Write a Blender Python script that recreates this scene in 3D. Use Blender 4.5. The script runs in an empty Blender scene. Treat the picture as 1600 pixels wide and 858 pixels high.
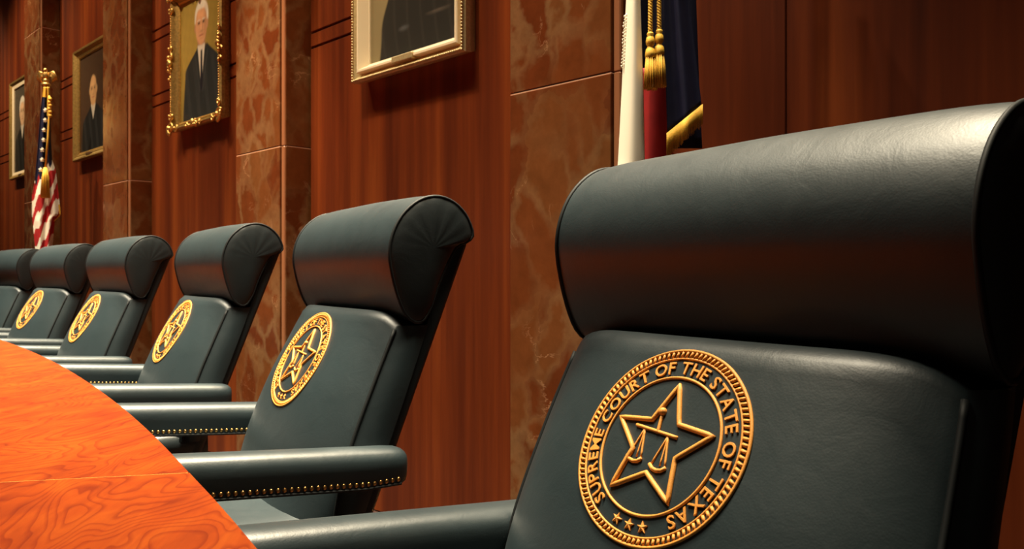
import bpy, bmesh, math, random
import numpy as np
from mathutils import Vector, Matrix

random.seed(7)
rng = np.random.default_rng(11)
scene = bpy.context.scene
COL = scene.collection
PI = math.pi

# ------------------------------------------------------------------ camera
EYE = 1.02
FPX = 1290.0
cam_data = bpy.data.cameras.new('camera')
cam_data.sensor_width = 36.0
cam_data.lens = FPX / 1600 * 36.0
cam_data.clip_start = 0.02
cam = bpy.data.objects.new('camera', cam_data)
COL.objects.link(cam)
VIEW = Vector((-0.7155, 0.6988, 0)).normalized()
cam.location = (0, 0, EYE)
cam.rotation_euler = VIEW.to_track_quat('-Z', 'Y').to_euler()
cam_data.dof.use_dof = True
cam_data.dof.focus_distance = 1.25
cam_data.dof.aperture_fstop = 13
scene.camera = cam

# ------------------------------------------------------------------ world, exposure
world = bpy.data.worlds.new('world')
scene.world = world
world.use_nodes = True
world.node_tree.nodes['Background'].inputs[0].default_value = (1.0, 0.80, 0.60, 1)
world.node_tree.nodes['Background'].inputs[1].default_value = 0.012
scene.view_settings.view_transform = 'Standard'
scene.view_settings.look = 'None'
scene.view_settings.gamma = 1
scene.view_settings.use_curve_mapping = False
scene.view_settings.exposure = 0.0

# ------------------------------------------------------------------ lights under the ceiling
def area(name, loc, sx, sy, watts, color, aim=None, spread=180):
    l = bpy.data.lights.new(name, 'AREA')
    l.shape = 'RECTANGLE'; l.size = sx; l.size_y = sy
    l.energy = watts; l.color = color; l.spread = math.radians(spread)
    o = bpy.data.objects.new(name, l); COL.objects.link(o); o.location = loc
    if aim is not None:
        o.rotation_euler = (Vector(aim) - Vector(loc)).to_track_quat('-Z', 'Y').to_euler()
    return o
def spot(name, loc, aim, watts, color, ang, blend=1.0, r=0.05):
    l = bpy.data.lights.new(name, 'SPOT')
    l.energy = watts; l.color = color; l.spot_size = math.radians(ang); l.spot_blend = blend
    l.shadow_soft_size = r
    o = bpy.data.objects.new(name, l); COL.objects.link(o); o.location = loc
    o.rotation_euler = (Vector(aim) - Vector(loc)).to_track_quat('-Z', 'Y').to_euler()
    return o
WARM = (1.0, 0.74, 0.44)
KW = 0.715                            # wall stands this fraction of 2.70 m from the camera line
# long light trough above the bench, room side of the chairs
area('bench_light', (-4.0, 0.50, 4.3), 5.9, 0.8, 205, (1.0, 0.87, 0.64), aim=(-4.0, 0.70, 0), spread=66)
area('chair_light', (-3.55, 1.40, 4.3), 6.2, 0.6, 150, (1.0, 0.85, 0.60), aim=(-3.55, 0.90, 0), spread=42)
spot('added_flag_spot', (-1.9, 0.35, 4.25), (-1.32, 1.74, 1.5), 190, WARM, 9, 0.6, 0.03)  # added spot without a known fixture, brightens the white flag
# wall washers: a strong and a weak lamp per bay
for sx, e in ((14.1, 330), (11.4, 300), (8.75, 240), (6.0, 200), (3.4, 230), (0.3, 16)):
    spot('wall_washer', (-sx*KW, 0.72, 4.25), (-sx*KW, 2.04, 2.5), e, WARM, 80, 1.0, 0.025)
    spot('wall_washer', (-(sx-0.55)*KW, 0.72, 4.25), (-(sx-0.4)*KW, 2.04, 2.5), e*0.14, WARM, 80, 1.0, 0.025)
# narrow accent lamp on the pillar left of the third chair
spot('pillar_accent', (-5.0*KW, 0.75, 4.25), (-5.2*KW, 1.93, 1.7), 520, WARM, 22, 0.9, 0.03)

# ------------------------------------------------------------------ helpers
def W(s, m, z):                      # along wall to the left, towards wall, up
    return Vector((-s, m, z))
def link(o, parent=None):
    COL.objects.link(o)
    if parent is not None: o.parent = parent
    return o
def obj(name, verts, faces, mat, parent=None, smooth=True, sharp=None):
    me = bpy.data.meshes.new(name)
    me.from_pydata([tuple(v) for v in verts], [], [tuple(f) for f in faces])
    bm = bmesh.new(); bm.from_mesh(me)
    bmesh.ops.recalc_face_normals(bm, faces=bm.faces)
    if smooth and sharp:
        for e in bm.edges:
            if len(e.link_faces) == 2 and e.calc_face_angle(0) > sharp: e.smooth = False
    bm.to_mesh(me); bm.free()
    if mat is not None: me.materials.append(mat)
    for p in me.polygons: p.use_smooth = smooth
    return link(bpy.data.objects.new(name, me), parent)
def empty(name, loc=(0, 0, 0), rz=0.0):
    o = bpy.data.objects.new(name, None); COL.objects.link(o)
    o.location = loc; o.rotation_euler = (0, 0, rz); o.empty_display_size = 0.1
    return o
def tag(o, label=None, cat=None, group=None, kind=None):
    if label: o['label'] = label
    if cat: o['category'] = cat
    if group: o['group'] = group
    if kind: o['kind'] = kind
    return o
class MB:
    def __init__(s): s.v = []; s.f = []
    def add(s, v, f):
        b = len(s.v); s.v += [tuple(p) for p in v]; s.f += [tuple(b + i for i in q) for q in f]
    def box(s, a, b):
        (x0, y0, z0), (x1, y1, z1) = a, b
        s.add([(x0,y0,z0),(x1,y0,z0),(x1,y1,z0),(x0,y1,z0),(x0,y0,z1),(x1,y0,z1),(x1,y1,z1),(x0,y1,z1)],
              [(0,3,2,1),(4,5,6,7),(0,1,5,4),(1,2,6,5),(2,3,7,6),(3,0,4,7)])
    def bbox(s, a, b, c=0.003):       # box with chamfered edges
        a = np.minimum(a, b) if False else np.array(a, float); b = np.array(b, float)
        lo = np.minimum(a, b); hi = np.maximum(a, b)
        bm = bmesh.new()
        bmesh.ops.create_cube(bm, size=1)
        for v in bm.verts:
            v.co = Vector([(lo[i] + hi[i]) / 2 + v.co[i] * (hi[i] - lo[i]) for i in range(3)])
        bmesh.ops.bevel(bm, geom=list(bm.edges), offset=c, segments=1, affect='EDGES')
        bm.verts.index_update()
        s.add([v.co[:] for v in bm.verts], [[v.index for v in f.verts] for f in bm.faces]); bm.free()
    def loft(s, rings, closed=True, caps=True):
        n = len(rings[0]); V = [p for r in rings for p in r]; F = []
        for i in range(len(rings) - 1):
            for j in range(n if closed else n - 1):
                k = (j + 1) % n
                F.append((i*n+j, i*n+k, (i+1)*n+k, (i+1)*n+j))
        if caps and closed:
            F.append(tuple(range(n))[::-1]); F.append(tuple((len(rings)-1)*n + i for i in range(n)))
        s.add(V, F)
    def tube(s, pts, r, n=8, closed=False, caps=True):
        pts = [Vector(p) for p in pts]; m = len(pts); rings = []
        up = Vector((0.13, 0.29, 0.95)).normalized(); prev = None
        for i in range(m):
            if closed: t = pts[(i+1) % m] - pts[i-1]
            else: t = pts[min(i+1, m-1)] - pts[max(i-1, 0)]
            if t.length < 1e-9: t = Vector((0, 0, 1))
            t.normalize()
            if prev is None:
                a = up.cross(t)
                if a.length < 0.1: a = Vector((1, 0, 0)).cross(t)
            else: a = prev - t * prev.dot(t)
            a.normalize(); prev = a; b = t.cross(a)
            rr = r[i] if hasattr(r, '__len__') else r
            rings.append([pts[i] + (a*math.cos(2*PI*j/n) + b*math.sin(2*PI*j/n))*rr for j in range(n)])
        if closed:
            V = [p for q in rings for p in q]; F = []
            # pick the twist that closes best
            off = min(range(n), key=lambda o: (rings[-1][0]-rings[0][o]).length)
            for i in range(m):
                for j in range(n):
                    k = (j+1) % n
                    if i < m-1: F.append((i*n+j, i*n+k, (i+1)*n+k, (i+1)*n+j))
                    else: F.append((i*n+j, i*n+k, (k+off) % n, (j+off) % n))
            s.add(V, F)
        else: s.loft(rings, True, caps)
    def sphere(s, c, r, nu=8, nv=6, sc=(1, 1, 1), rot=None):
        V = []; F = []; c = Vector(c)
        for i in range(nv+1):
            th = PI*i/nv
            for j in range(nu):
                ph = 2*PI*j/nu
                p = Vector((r*sc[0]*math.sin(th)*math.cos(ph), r*sc[1]*math.sin(th)*math.sin(ph), r*sc[2]*math.cos(th)))
                if rot is not None: p = rot @ p
                V.append(c + p)
        for i in range(nv):
            for j in range(nu):
                k = (j+1) % nu; F.append((i*nu+j, (i+1)*nu+j, (i+1)*nu+k, i*nu+k))
        s.add(V, F)
    def lathe(s, prof, n=14, origin=(0, 0, 0)):
        o = Vector(origin)
        s.loft([[o + Vector((r*math.cos(2*PI*j/n), r*math.sin(2*PI*j/n), z)) for j in range(n)] for r, z in prof])
    def build(s, name, mat, parent=None, smooth=True, sharp=None): return obj(name, s.v, s.f, mat, parent, smooth, sharp)

def sstep(a, b_, x): t = np.clip((x-a)/(b_-a), 0, 1); return t*t*(3-2*t)
def cr(xs, ys, x):                    # smooth (monotone-ish) interpolation
    xs = np.array(xs, float); ys = np.array(ys, float); x = np.asarray(x, float)
    d = np.gradient(ys, xs); i = np.clip(np.searchsorted(xs, x) - 1, 0, len(xs) - 2)
    h = xs[i+1] - xs[i]; t = np.clip((x - xs[i]) / h, 0, 1)
    return (2*t**3-3*t**2+1)*ys[i] + (t**3-2*t**2+t)*h*d[i] + (-2*t**3+3*t**2)*ys[i+1] + (t**3-t**2)*h*d[i+1]

# ------------------------------------------------------------------ materials
def new_mat(name):
    m = bpy.data.materials.new(name); m.use_nodes = True
    nt = m.node_tree; b = nt.nodes['Principled BSDF']
    return m, nt, b
def N(nt, t, **kw):
    n = nt.nodes.new(t)
    for k, v in kw.items():
        if k in n.inputs.keys(): n.inputs[k].default_value = v
        else: setattr(n, k, v)
    return n
def ramp(nt, fac, stops):
    r = nt.nodes.new('ShaderNodeValToRGB'); e = r.color_ramp.elements
    e[0].position, e[0].color = stops[0][0], (*stops[0][1], 1)
    e[1].position, e[1].color = stops[-1][0], (*stops[-1][1], 1)
    for p, c in stops[1:-1]:
        q = e.new(p); q.color = (*c, 1)
    nt.links.new(fac, r.inputs[0]); return r.outputs[0]
def mix(nt, f, a, b, blend='MIX'):
    n = nt.nodes.new('ShaderNodeMix'); n.data_type = 'RGBA'; n.blend_type = blend
    for sock, v in ((n.inputs[0], f), (n.inputs[6], a), (n.inputs[7], b)):
        if isinstance(v, (int, float)): sock.default_value = v
        elif isinstance(v, tuple): sock.default_value = (*v, 1)
        else: nt.links.new(v, sock)
    return n.outputs[2]
def coords(nt, scale=(1, 1, 1), kind='Object', rot=(0, 0, 0), loc=(0, 0, 0)):
    tc = nt.nodes.new('ShaderNodeTexCoord'); mp = nt.nodes.new('ShaderNodeMapping')
    mp.inputs['Scale'].default_value = scale; mp.inputs['Rotation'].default_value = rot; mp.inputs['Location'].default_value = loc
    nt.links.new(tc.outputs[kind], mp.inputs[0]); return mp.outputs[0]
def geo(nt, scale=(1, 1, 1), rot=(0, 0, 0), loc=(0, 0, 0)):   # world-space coordinates
    g = nt.nodes.new('ShaderNodeNewGeometry'); mp = nt.nodes.new('ShaderNodeMapping')
    mp.inputs['Scale'].default_value = scale; mp.inputs['Rotation'].default_value = rot; mp.inputs['Location'].default_value = loc
    nt.links.new(g.outputs['Position'], mp.inputs[0]); return mp.outputs[0]
def noise(nt, vec, scale, detail=4, rough=0.5, dist=0.0):
    n = N(nt, 'ShaderNodeTexNoise', Scale=scale, Detail=detail, Roughness=rough, Distortion=dist)
    nt.links.new(vec, n.inputs['Vector']); return n.outputs['Fac']
def bump(nt, b, h, strength, dist):
    n = N(nt, 'ShaderNodeBump', Strength=strength, Distance=dist)
    nt.links.new(h, n.inputs['Height']); nt.links.new(n.outputs[0], b.inputs['Normal']); return n
def simple(name, col, rough=0.5, metal=0.0, spec=0.5, nscale=None, namt=0.15, bstr=0, bdist=0.001):
    m, nt, b = new_mat(name)
    b.inputs['Roughness'].default_value = rough; b.inputs['Metallic'].default_value = metal
    b.inputs['Specular IOR Level'].default_value = spec
    b.inputs['Base Color'].default_value = (*col, 1)
    if nscale:
        h = noise(nt, coords(nt), nscale, 5)
        c = ramp(nt, h, [(0.3, tuple(x*(1-namt) for x in col)), (0.7, tuple(min(1, x*(1+namt)) for x in col))])
        nt.links.new(c, b.inputs['Base Color'])
        if bstr: bump(nt, b, h, bstr, bdist)
    return m

def leather(name, col, rough):
    m, nt, b = new_mat(name)
    v = coords(nt)
    big = noise(nt, v, 5, 3); fine = N(nt, 'ShaderNodeTexVoronoi', Scale=420); nt.links.new(v, fine.inputs['Vector'])
    mid = noise(nt, v, 22, 4, 0.6, 0.6)
    c = ramp(nt, big, [(0.3, tuple(x*0.85 for x in col)), (0.7, tuple(x*1.15 for x in col))])
    nt.links.new(c, b.inputs['Base Color'])
    r = N(nt, 'ShaderNodeMapRange'); r.inputs['To Min'].default_value = rough-0.04; r.inputs['To Max'].default_value = rough+0.06
    nt.links.new(mid, r.inputs[0]); nt.links.new(r.outputs[0], b.inputs['Roughness'])
    b.inputs['Specular IOR Level'].default_value = 0.7
    b1 = N(nt, 'ShaderNodeBump', Strength=0.10, Distance=0.0006); nt.links.new(fine.outputs['Distance'], b1.inputs['Height'])
    b2 = N(nt, 'ShaderNodeBump', Strength=0.12, Distance=0.005); nt.links.new(mid, b2.inputs['Height'])
    nt.links.new(b1.outputs[0], b2.inputs['Normal']); nt.links.new(b2.outputs[0], b.inputs['Normal'])
    return m
M = {}
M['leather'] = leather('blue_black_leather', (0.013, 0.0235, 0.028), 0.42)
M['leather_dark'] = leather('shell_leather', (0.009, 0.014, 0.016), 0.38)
M['piping'] = simple('piping_leather', (0.006, 0.008, 0.009), 0.6, 0, 0.3)
M['thread'] = simple('gold_thread', (0.66, 0.27, 0.040), 0.6, 0.0, 0.5, 900, 0.25, 0.4, 0.0006)
M['brass'] = simple('antique_brass', (0.62, 0.36, 0.12), 0.3, 1.0)
M['black_metal'] = simple('black_metal', (0.01, 0.01, 0.01), 0.4)
M['gold_leaf'] = simple('gold_leaf', (0.72, 0.45, 0.14), 0.36, 0.85, 0.5, 60, 0.3, 0.3, 0.003)
M['old_gold'] = simple('old_gold', (0.42, 0.28, 0.09), 0.45, 0.6, 0.5, 60, 0.3, 0.2, 0.003)
M['champagne'] = simple('champagne_gilt', (0.62, 0.49, 0.26), 0.42, 0.55, 0.5, 70, 0.15, 0.2, 0.002)
M['liner'] = simple('cream_liner', (0.80, 0.70, 0.50), 0.6)
M['dark_gilt'] = simple('dark_gilt', (0.10, 0.05, 0.02), 0.5, 0.2)
M['gold_cloth'] = simple('gold_cord', (0.80, 0.46, 0.05), 0.6, 0.0, 0.4, 500, 0.3, 0.5, 0.001)
M['flag_white'] = simple('white_cloth', (0.86, 0.80, 0.66), 0.8, 0, 0.2, 6, 0.04)
M['flag_red'] = simple('red_cloth', (0.42, 0.018, 0.02), 0.65, 0, 0.3, 30, 0.12)
M['flag_blue'] = simple('navy_cloth', (0.011, 0.012, 0.038), 0.7, 0, 0.15, 40, 0.12)

def mahogany(name):
    m, nt, b = new_mat(name)
    v = geo(nt, (1, 1, 0.045)); v2 = geo(nt, (1, 1, 0.03))
    grain = noise(nt, v, 60, 5, 0.6, 0.3); band = noise(nt, v2, 9.0, 3, 0.55)
    c1 = ramp(nt, band, [(0.30, (0.085, 0.015, 0.0045)), (0.5, (0.14, 0.026, 0.006)), (0.68, (0.22, 0.047, 0.009))])
    c2 = ramp(nt, grain, [(0.3, (0.84, 0.82, 0.80)), (0.62, (1.03, 1.03, 1.03))])
    nt.links.new(mix(nt, 1.0, c1, c2, 'MULTIPLY'), b.inputs['Base Color'])
    b.inputs['Roughness'].default_value = 0.38; b.inputs['Specular IOR Level'].default_value = 0.35
    bump(nt, b, grain, 0.05, 0.002)
    return m
M['wood'] = mahogany('mahogany_panel')
M['groove'] = simple('groove_dark_wood', (0.02, 0.006, 0.003), 0.7)  # dark wood backing behind the panel grooves

def marble():
    m, nt, b = new_mat('red_marble')
    v0 = geo(nt, (1, 1, 1))
    wn = N(nt, 'ShaderNodeTexNoise', Scale=2.6, Detail=5, Roughness=0.6); nt.links.new(v0, wn.inputs['Vector'])
    add = N(nt, 'ShaderNodeVectorMath', operation='MULTIPLY_ADD'); nt.links.new(wn.outputs['Color'], add.inputs[0])
    add.inputs[1].default_value = (0.30, 0.30, 0.30); nt.links.new(v0, add.inputs[2])
    mp = N(nt, 'ShaderNodeMapping'); mp.inputs['Scale'].default_value = (1, 1, 0.55); nt.links.new(add.outputs[0], mp.inputs[0])
    vo = N(nt, 'ShaderNodeTexVoronoi', Scale=8.0, feature='DISTANCE_TO_EDGE'); nt.links.new(mp.outputs[0], vo.inputs['Vector'])
    vc = N(nt, 'ShaderNodeTexVoronoi', Scale=8.0); nt.links.new(mp.outputs[0], vc.inputs['Vector'])
    sep = N(nt, 'ShaderNodeSeparateColor'); nt.links.new(vc.outputs['Color'], sep.inputs[0])
    cell = ramp(nt, sep.outputs[0], [(0.0, (0.110, 0.026, 0.008)), (0.5, (0.145, 0.041, 0.012)), (1.0, (0.155, 0.058, 0.019))])
    vein = ramp(nt, vo.outputs['Distance'], [(0.0, (1, 1, 1)), (0.07, (0.8, 0.8, 0.8)), (0.16, (0, 0, 0))])
    msk = ramp(nt, noise(nt, v0, 2.2, 4), [(0.36, (0.12, 0.12, 0.12)), (0.56, (0.80, 0.80, 0.80))])
    c = mix(nt, mix(nt, 1.0, vein, msk, 'MULTIPLY'), cell, (0.20, 0.105, 0.047))
    # fine pale quartz threads
    v2 = N(nt, 'ShaderNodeTexNoise', Scale=3.1, Detail=6, Roughness=0.62, Distortion=1.2); nt.links.new(v0, v2.inputs['Vector'])
    thr = ramp(nt, v2.outputs['Fac'], [(0.490, (0, 0, 0)), (0.500, (0.55, 0.55, 0.55)), (0.510, (0, 0, 0))])
    m2 = ramp(nt, noise(nt, v0, 3.7, 2), [(0.56, (0, 0, 0)), (0.70, (1, 1, 1))])
    c = mix(nt, mix(nt, 1.0, thr, m2, 'MULTIPLY'), c, (0.62, 0.36, 0.20))
    mot = ramp(nt, noise(nt, v0, 14, 6, 0.65), [(0.3, (0.8, 0.78, 0.76)), (0.7, (1.12, 1.12, 1.12))])
    c = mix(nt, 1.0, c, mot, 'MULTIPLY')
    nt.links.new(c, b.inputs['Base Color']); b.inputs['Roughness'].default_value = 0.22
    b.inputs['Specular IOR Level'].default_value = 0.3
    return m
M['marble'] = marble()
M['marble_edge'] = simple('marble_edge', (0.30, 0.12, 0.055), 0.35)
M['joint'] = simple('lit_joint_edge', (0.72, 0.40, 0.26), 0.6)  # light caught on the slab bevels, put into a pale joint colour

def cherry(name, rot, off):
    m, nt, b = new_mat(name)
    v = geo(nt, (1, 1, 1), (0, 0, rot), off)
    st = N(nt, 'ShaderNodeMapping'); st.inputs['Scale'].default_value = (1.0, 2.6, 1.0); nt.links.new(v, st.inputs[0])
    ct = N(nt, 'ShaderNodeTexNoise', Scale=2.6, Detail=2.5, Roughness=0.45, Distortion=0.5); nt.links.new(st.outputs[0], ct.inputs['Vector'])
    mm = N(nt, 'ShaderNodeMath', operation='MULTIPLY'); nt.links.new(ct.outputs['Fac'], mm.inputs[0]); mm.inputs[1].default_value = 26.0
    wv = N(nt, 'ShaderNodeMath', operation='FRACT'); nt.links.new(mm.outputs[0], wv.inputs[0])
    blot = noise(nt, st.outputs[0], 5.0, 5, 0.6, 0.8)
    fib = N(nt, 'ShaderNodeMapping'); fib.inputs['Scale'].default_value = (2.5, 60, 1); nt.links.new(v, fib.inputs[0])
    fine = noise(nt, fib.outputs[0], 6, 4)
    c = ramp(nt, blot, [(0.28, (0.160, 0.018, 0.001)), (0.5, (0.235, 0.032, 0.0012)), (0.70, (0.285, 0.052, 0.0025))])
    d = ramp(nt, wv.outputs[0], [(0.0, (0.98, 0.98, 0.98)), (0.55, (1, 1, 1)), (0.86, (0.76, 0.62, 0.55)), (0.94, (0.68, 0.52, 0.45)), (1.0, (0.97, 0.97, 0.97))])
    e = ramp(nt, fine, [(0.3, (0.93, 0.91, 0.9)), (0.7, (1.04, 1.04, 1.04))])
    c = mix(nt, 1.0, c, d, 'MULTIPLY'); c = mix(nt, 1.0, c, e, 'MULTIPLY')
    nt.links.new(c, b.inputs['Base Color'])
    b.inputs['Roughness'].default_value = 0.42; b.inputs['Specular IOR Level'].default_value = 0.18
    return m
M['cherry'] = cherry('cherry_veneer', 0.9, (0.25, 0.15, 0))
M['cherry_b'] = cherry('cherry_veneer_second_sheet', 0.65, (0.45, -0.33, 0))
M['cherry_edge'] = simple('cherry_edge', (0.30, 0.08, 0.015), 0.4)
M['inlay'] = simple('pale_joint', (0.90, 0.34, 0.06), 0.5)
M['carpet'] = simple('carpet', (0.05, 0.025, 0.02), 0.95, 0, 0.1, 150, 0.4)
M['plaster'] = simple('ceiling_plaster', (0.20, 0.16, 0.12), 0.9, 0, 0.2, 30, 0.05)

# ------------------------------------------------------------------ room shell
FRONT, WOOD = 1.93, 2.066          # pillar face and wood face, distance from camera line
S_L, S_R, TOP = 11.15, -1.9, 4.45
b = MB(); b.box(W(S_L, -3.5, -0.06), W(S_R, 2.3, 0.0)); tag(b.build('floor', M['carpet'], smooth=False), kind='structure')
b = MB(); b.box(W(S_L, -3.5, TOP), W(S_R, 2.3, TOP+0.06)); tag(b.build('ceiling', M['plaster'], smooth=False), kind='structure')
b = MB(); b.box(W(S_L, WOOD+0.02, 0), W(S_R, WOOD+0.14, TOP))
wall = tag(b.build('wall_back', M['groove'], smooth=False), kind='structure')
pillars = [(a*KW, c*KW) for a, c in ((13.10, 13.77), (10.36, 11.03), (7.65, 8.322), (4.90, 5.573), (2.125, 2.777), (-0.67, 0.0))]
bays = [(pillars[i][0], pillars[i+1][1]) for i in range(5)] + [(pillars[5][0], S_R), (S_L, pillars[0][1])]
bands = [(0.004, 2.094), (2.105, 2.166), (2.177, 2.516), (2.527, 2.580), (2.591, 4.44)]
for k, (a, c) in enumerate(bays):
    hi, lo = max(a, c) - 0.014, min(a, c) + 0.003
    for z0, z1 in bands:
        cuts = [lo, 1.493*KW, hi] if k == 4 else [lo, hi]
        for q in range(len(cuts) - 1):
            b = MB(); e0 = 0.0015 if q else 0; e1 = 0.0015 if q < len(cuts) - 2 else 0
            b.bbox(W(cuts[q+1]-e1, WOOD, z0), W(cuts[q]+e0, WOOD+0.021, z1), 0.002)
            b.build('wood_panel', M['wood'], wall, smooth=False)
seams = [0.0, 1.623, 3.015, TOP]
for i, (a, c) in enumerate(pillars):
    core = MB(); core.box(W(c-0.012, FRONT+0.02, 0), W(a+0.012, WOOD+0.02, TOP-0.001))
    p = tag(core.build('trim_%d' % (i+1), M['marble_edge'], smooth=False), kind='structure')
    for zs_ in seams[1:-1]:
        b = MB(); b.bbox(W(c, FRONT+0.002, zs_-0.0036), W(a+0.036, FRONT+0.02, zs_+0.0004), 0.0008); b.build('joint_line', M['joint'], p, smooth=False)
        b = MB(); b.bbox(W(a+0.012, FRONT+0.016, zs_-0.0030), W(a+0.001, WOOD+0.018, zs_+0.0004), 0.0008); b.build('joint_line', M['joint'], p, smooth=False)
    for z0, z1 in zip(seams[:-1], seams[1:]):
        z0 += 0.003; z1 -= 0.003
        b = MB(); b.bbox(W(c, FRONT, z0), W(a+0.036, FRONT+0.021, z1), 0.002); b.build('marble_slab', M['marble'], p, smooth=False)
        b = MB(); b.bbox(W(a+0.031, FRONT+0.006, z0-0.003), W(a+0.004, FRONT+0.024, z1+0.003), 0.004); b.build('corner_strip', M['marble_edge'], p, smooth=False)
        b = MB(); b.bbox(W(a+0.013, FRONT+0.012, z0), W(a, WOOD+0.019, z1), 0.002); b.build('marble_slab', M['marble'], p, smooth=False)
        b = MB(); b.bbox(W(c, FRONT+0.022, z0), W(c-0.013, WOOD+0.019, z1), 0.002); b.build('marble_slab', M['marble'], p, smooth=False)

# ------------------------------------------------------------------ bench table
es = [-2.0, -0.6, 0.2, 0.697, 0.857, 1.039, 1.222, 1.524, 1.892, 2.468, 3.04, 3.668, 5.0, 6.3, 8.0, 9.6]
em = [-0.75, -0.05, 0.222, 0.363, 0.402, 0.443, 0.484, 0.546, 0.612, 0.699, 0.765, 0.815, 0.865, 0.845, 0.72, 0.48]
TT = 0.77
def edge(s): return cr(es, em, s)
bench = empty('judges_bench', W(3.0, 0.0, 0))
tag(bench, 'curved orange cherry wood bench top in front of the row of chairs', 'bench')
bl = bench.location
def bpt(s, m, z): return W(s, m, z) - bl
ss = np.linspace(-2.0, 9.6, 150)
def norm_out(s):
    d = (edge(s+0.01) - edge(s-0.01)) / 0.02
    v = np.array([-d, 1.0]); return v / np.linalg.norm(v)
# core slab with rounded edge
rings = []
for s in ss:
    m = float(edge(s)); nx, ny = norm_out(s)
    prof = [(-0.95, -0.006), (-0.012, -0.006), (-0.004, -0.009), (0.0, -0.016), (0.0, -0.034), (-0.006, -0.042), (-0.016, -0.045), (-0.95, -0.045)]
    rings.append([bpt(s + nx*o, m + ny*o, TT + z) for o, z in prof])
b = MB(); b.loft(rings); b.build('bench_top', M['cherry_edge'], bench, True, 0.6)
# veneer sheets split by slanted joints
joints = [-1.5, 1.03, 3.55, 6.1, 8.6, 10.6]
dj = (0.520, -0.854)
for k in range(len(joints) - 1):
    cols = 60; V = []; F = []; rows = np.linspace(0, 1, 14)
    for i in range(cols + 1):
        s0 = joints[k] + (joints[k+1] - joints[k]) * i / cols
        g = 0.0012 if i == 0 else (-0.0012 if i == cols else 0)
        m0 = float(edge(min(s0, 9.6))) - 0.0045
        for r in rows:
            q = r*1.02
            V.append(bpt(s0 + g + dj[0]*q, m0 + dj[1]*q, TT))
    nr = len(rows)
    for i in range(cols):
        for j in range(nr - 1):
            F.append((i*nr+j, (i+1)*nr+j, (i+1)*nr+j+1, i*nr+j+1))
    nv = len(V)
    V += [v - Vector((0, 0, 0.0062)) for v in V[:nv]]
    F += [tuple(q + nv for q in f[::-1]) for f in F]
    ring = [i*nr for i in range(cols+1)] + [cols*nr + j for j in range(1, nr)] + [i*nr + nr-1 for i in range(cols-1, -1, -1)] + [j for j in range(nr-2, 0, -1)]
    for a, c in zip(ring, ring[1:] + ring[:1]): F.append((a, c, c+nv, a+nv))
    obj('veneer_sheet', V, F, M['cherry'] if k % 2 else M['cherry_b'], bench, True, 0.6)
for k in (1, 2, 3, 4):               # pale inlay line in each joint
    s0 = joints[k]; m0 = float(edge(s0)) - 0.006
    p0 = bpt(s0, m0, TT-0.003); p1 = bpt(s0+dj[0]*1.0, m0+dj[1]*1.0, TT-0.003)
    n = Vector((-(p1-p0).y, (p1-p0).x, 0)).normalized()*0.0011; u = Vector((0, 0, 0.0029))
    b = MB(); b.loft([[p+n-u, p-n-u, p-n+u, p+n+u] for p in (p0, p1)]); b.build('inlay_strip', M['inlay'], bench, False)
# apron and body under the top
rings = []
for s in ss:
    m = float(edge(s)); nx, ny = norm_out(s)
    rings.append([bpt(s+nx*o, m+ny*o, z) for o, z in ((-0.60, 0.0), (-0.60, TT-0.045), (-0.64, TT-0.045), (-0.64, 0.0))])
b = MB(); b.loft(rings); b.build('bench_body', M['wood'], bench, False)

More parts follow.
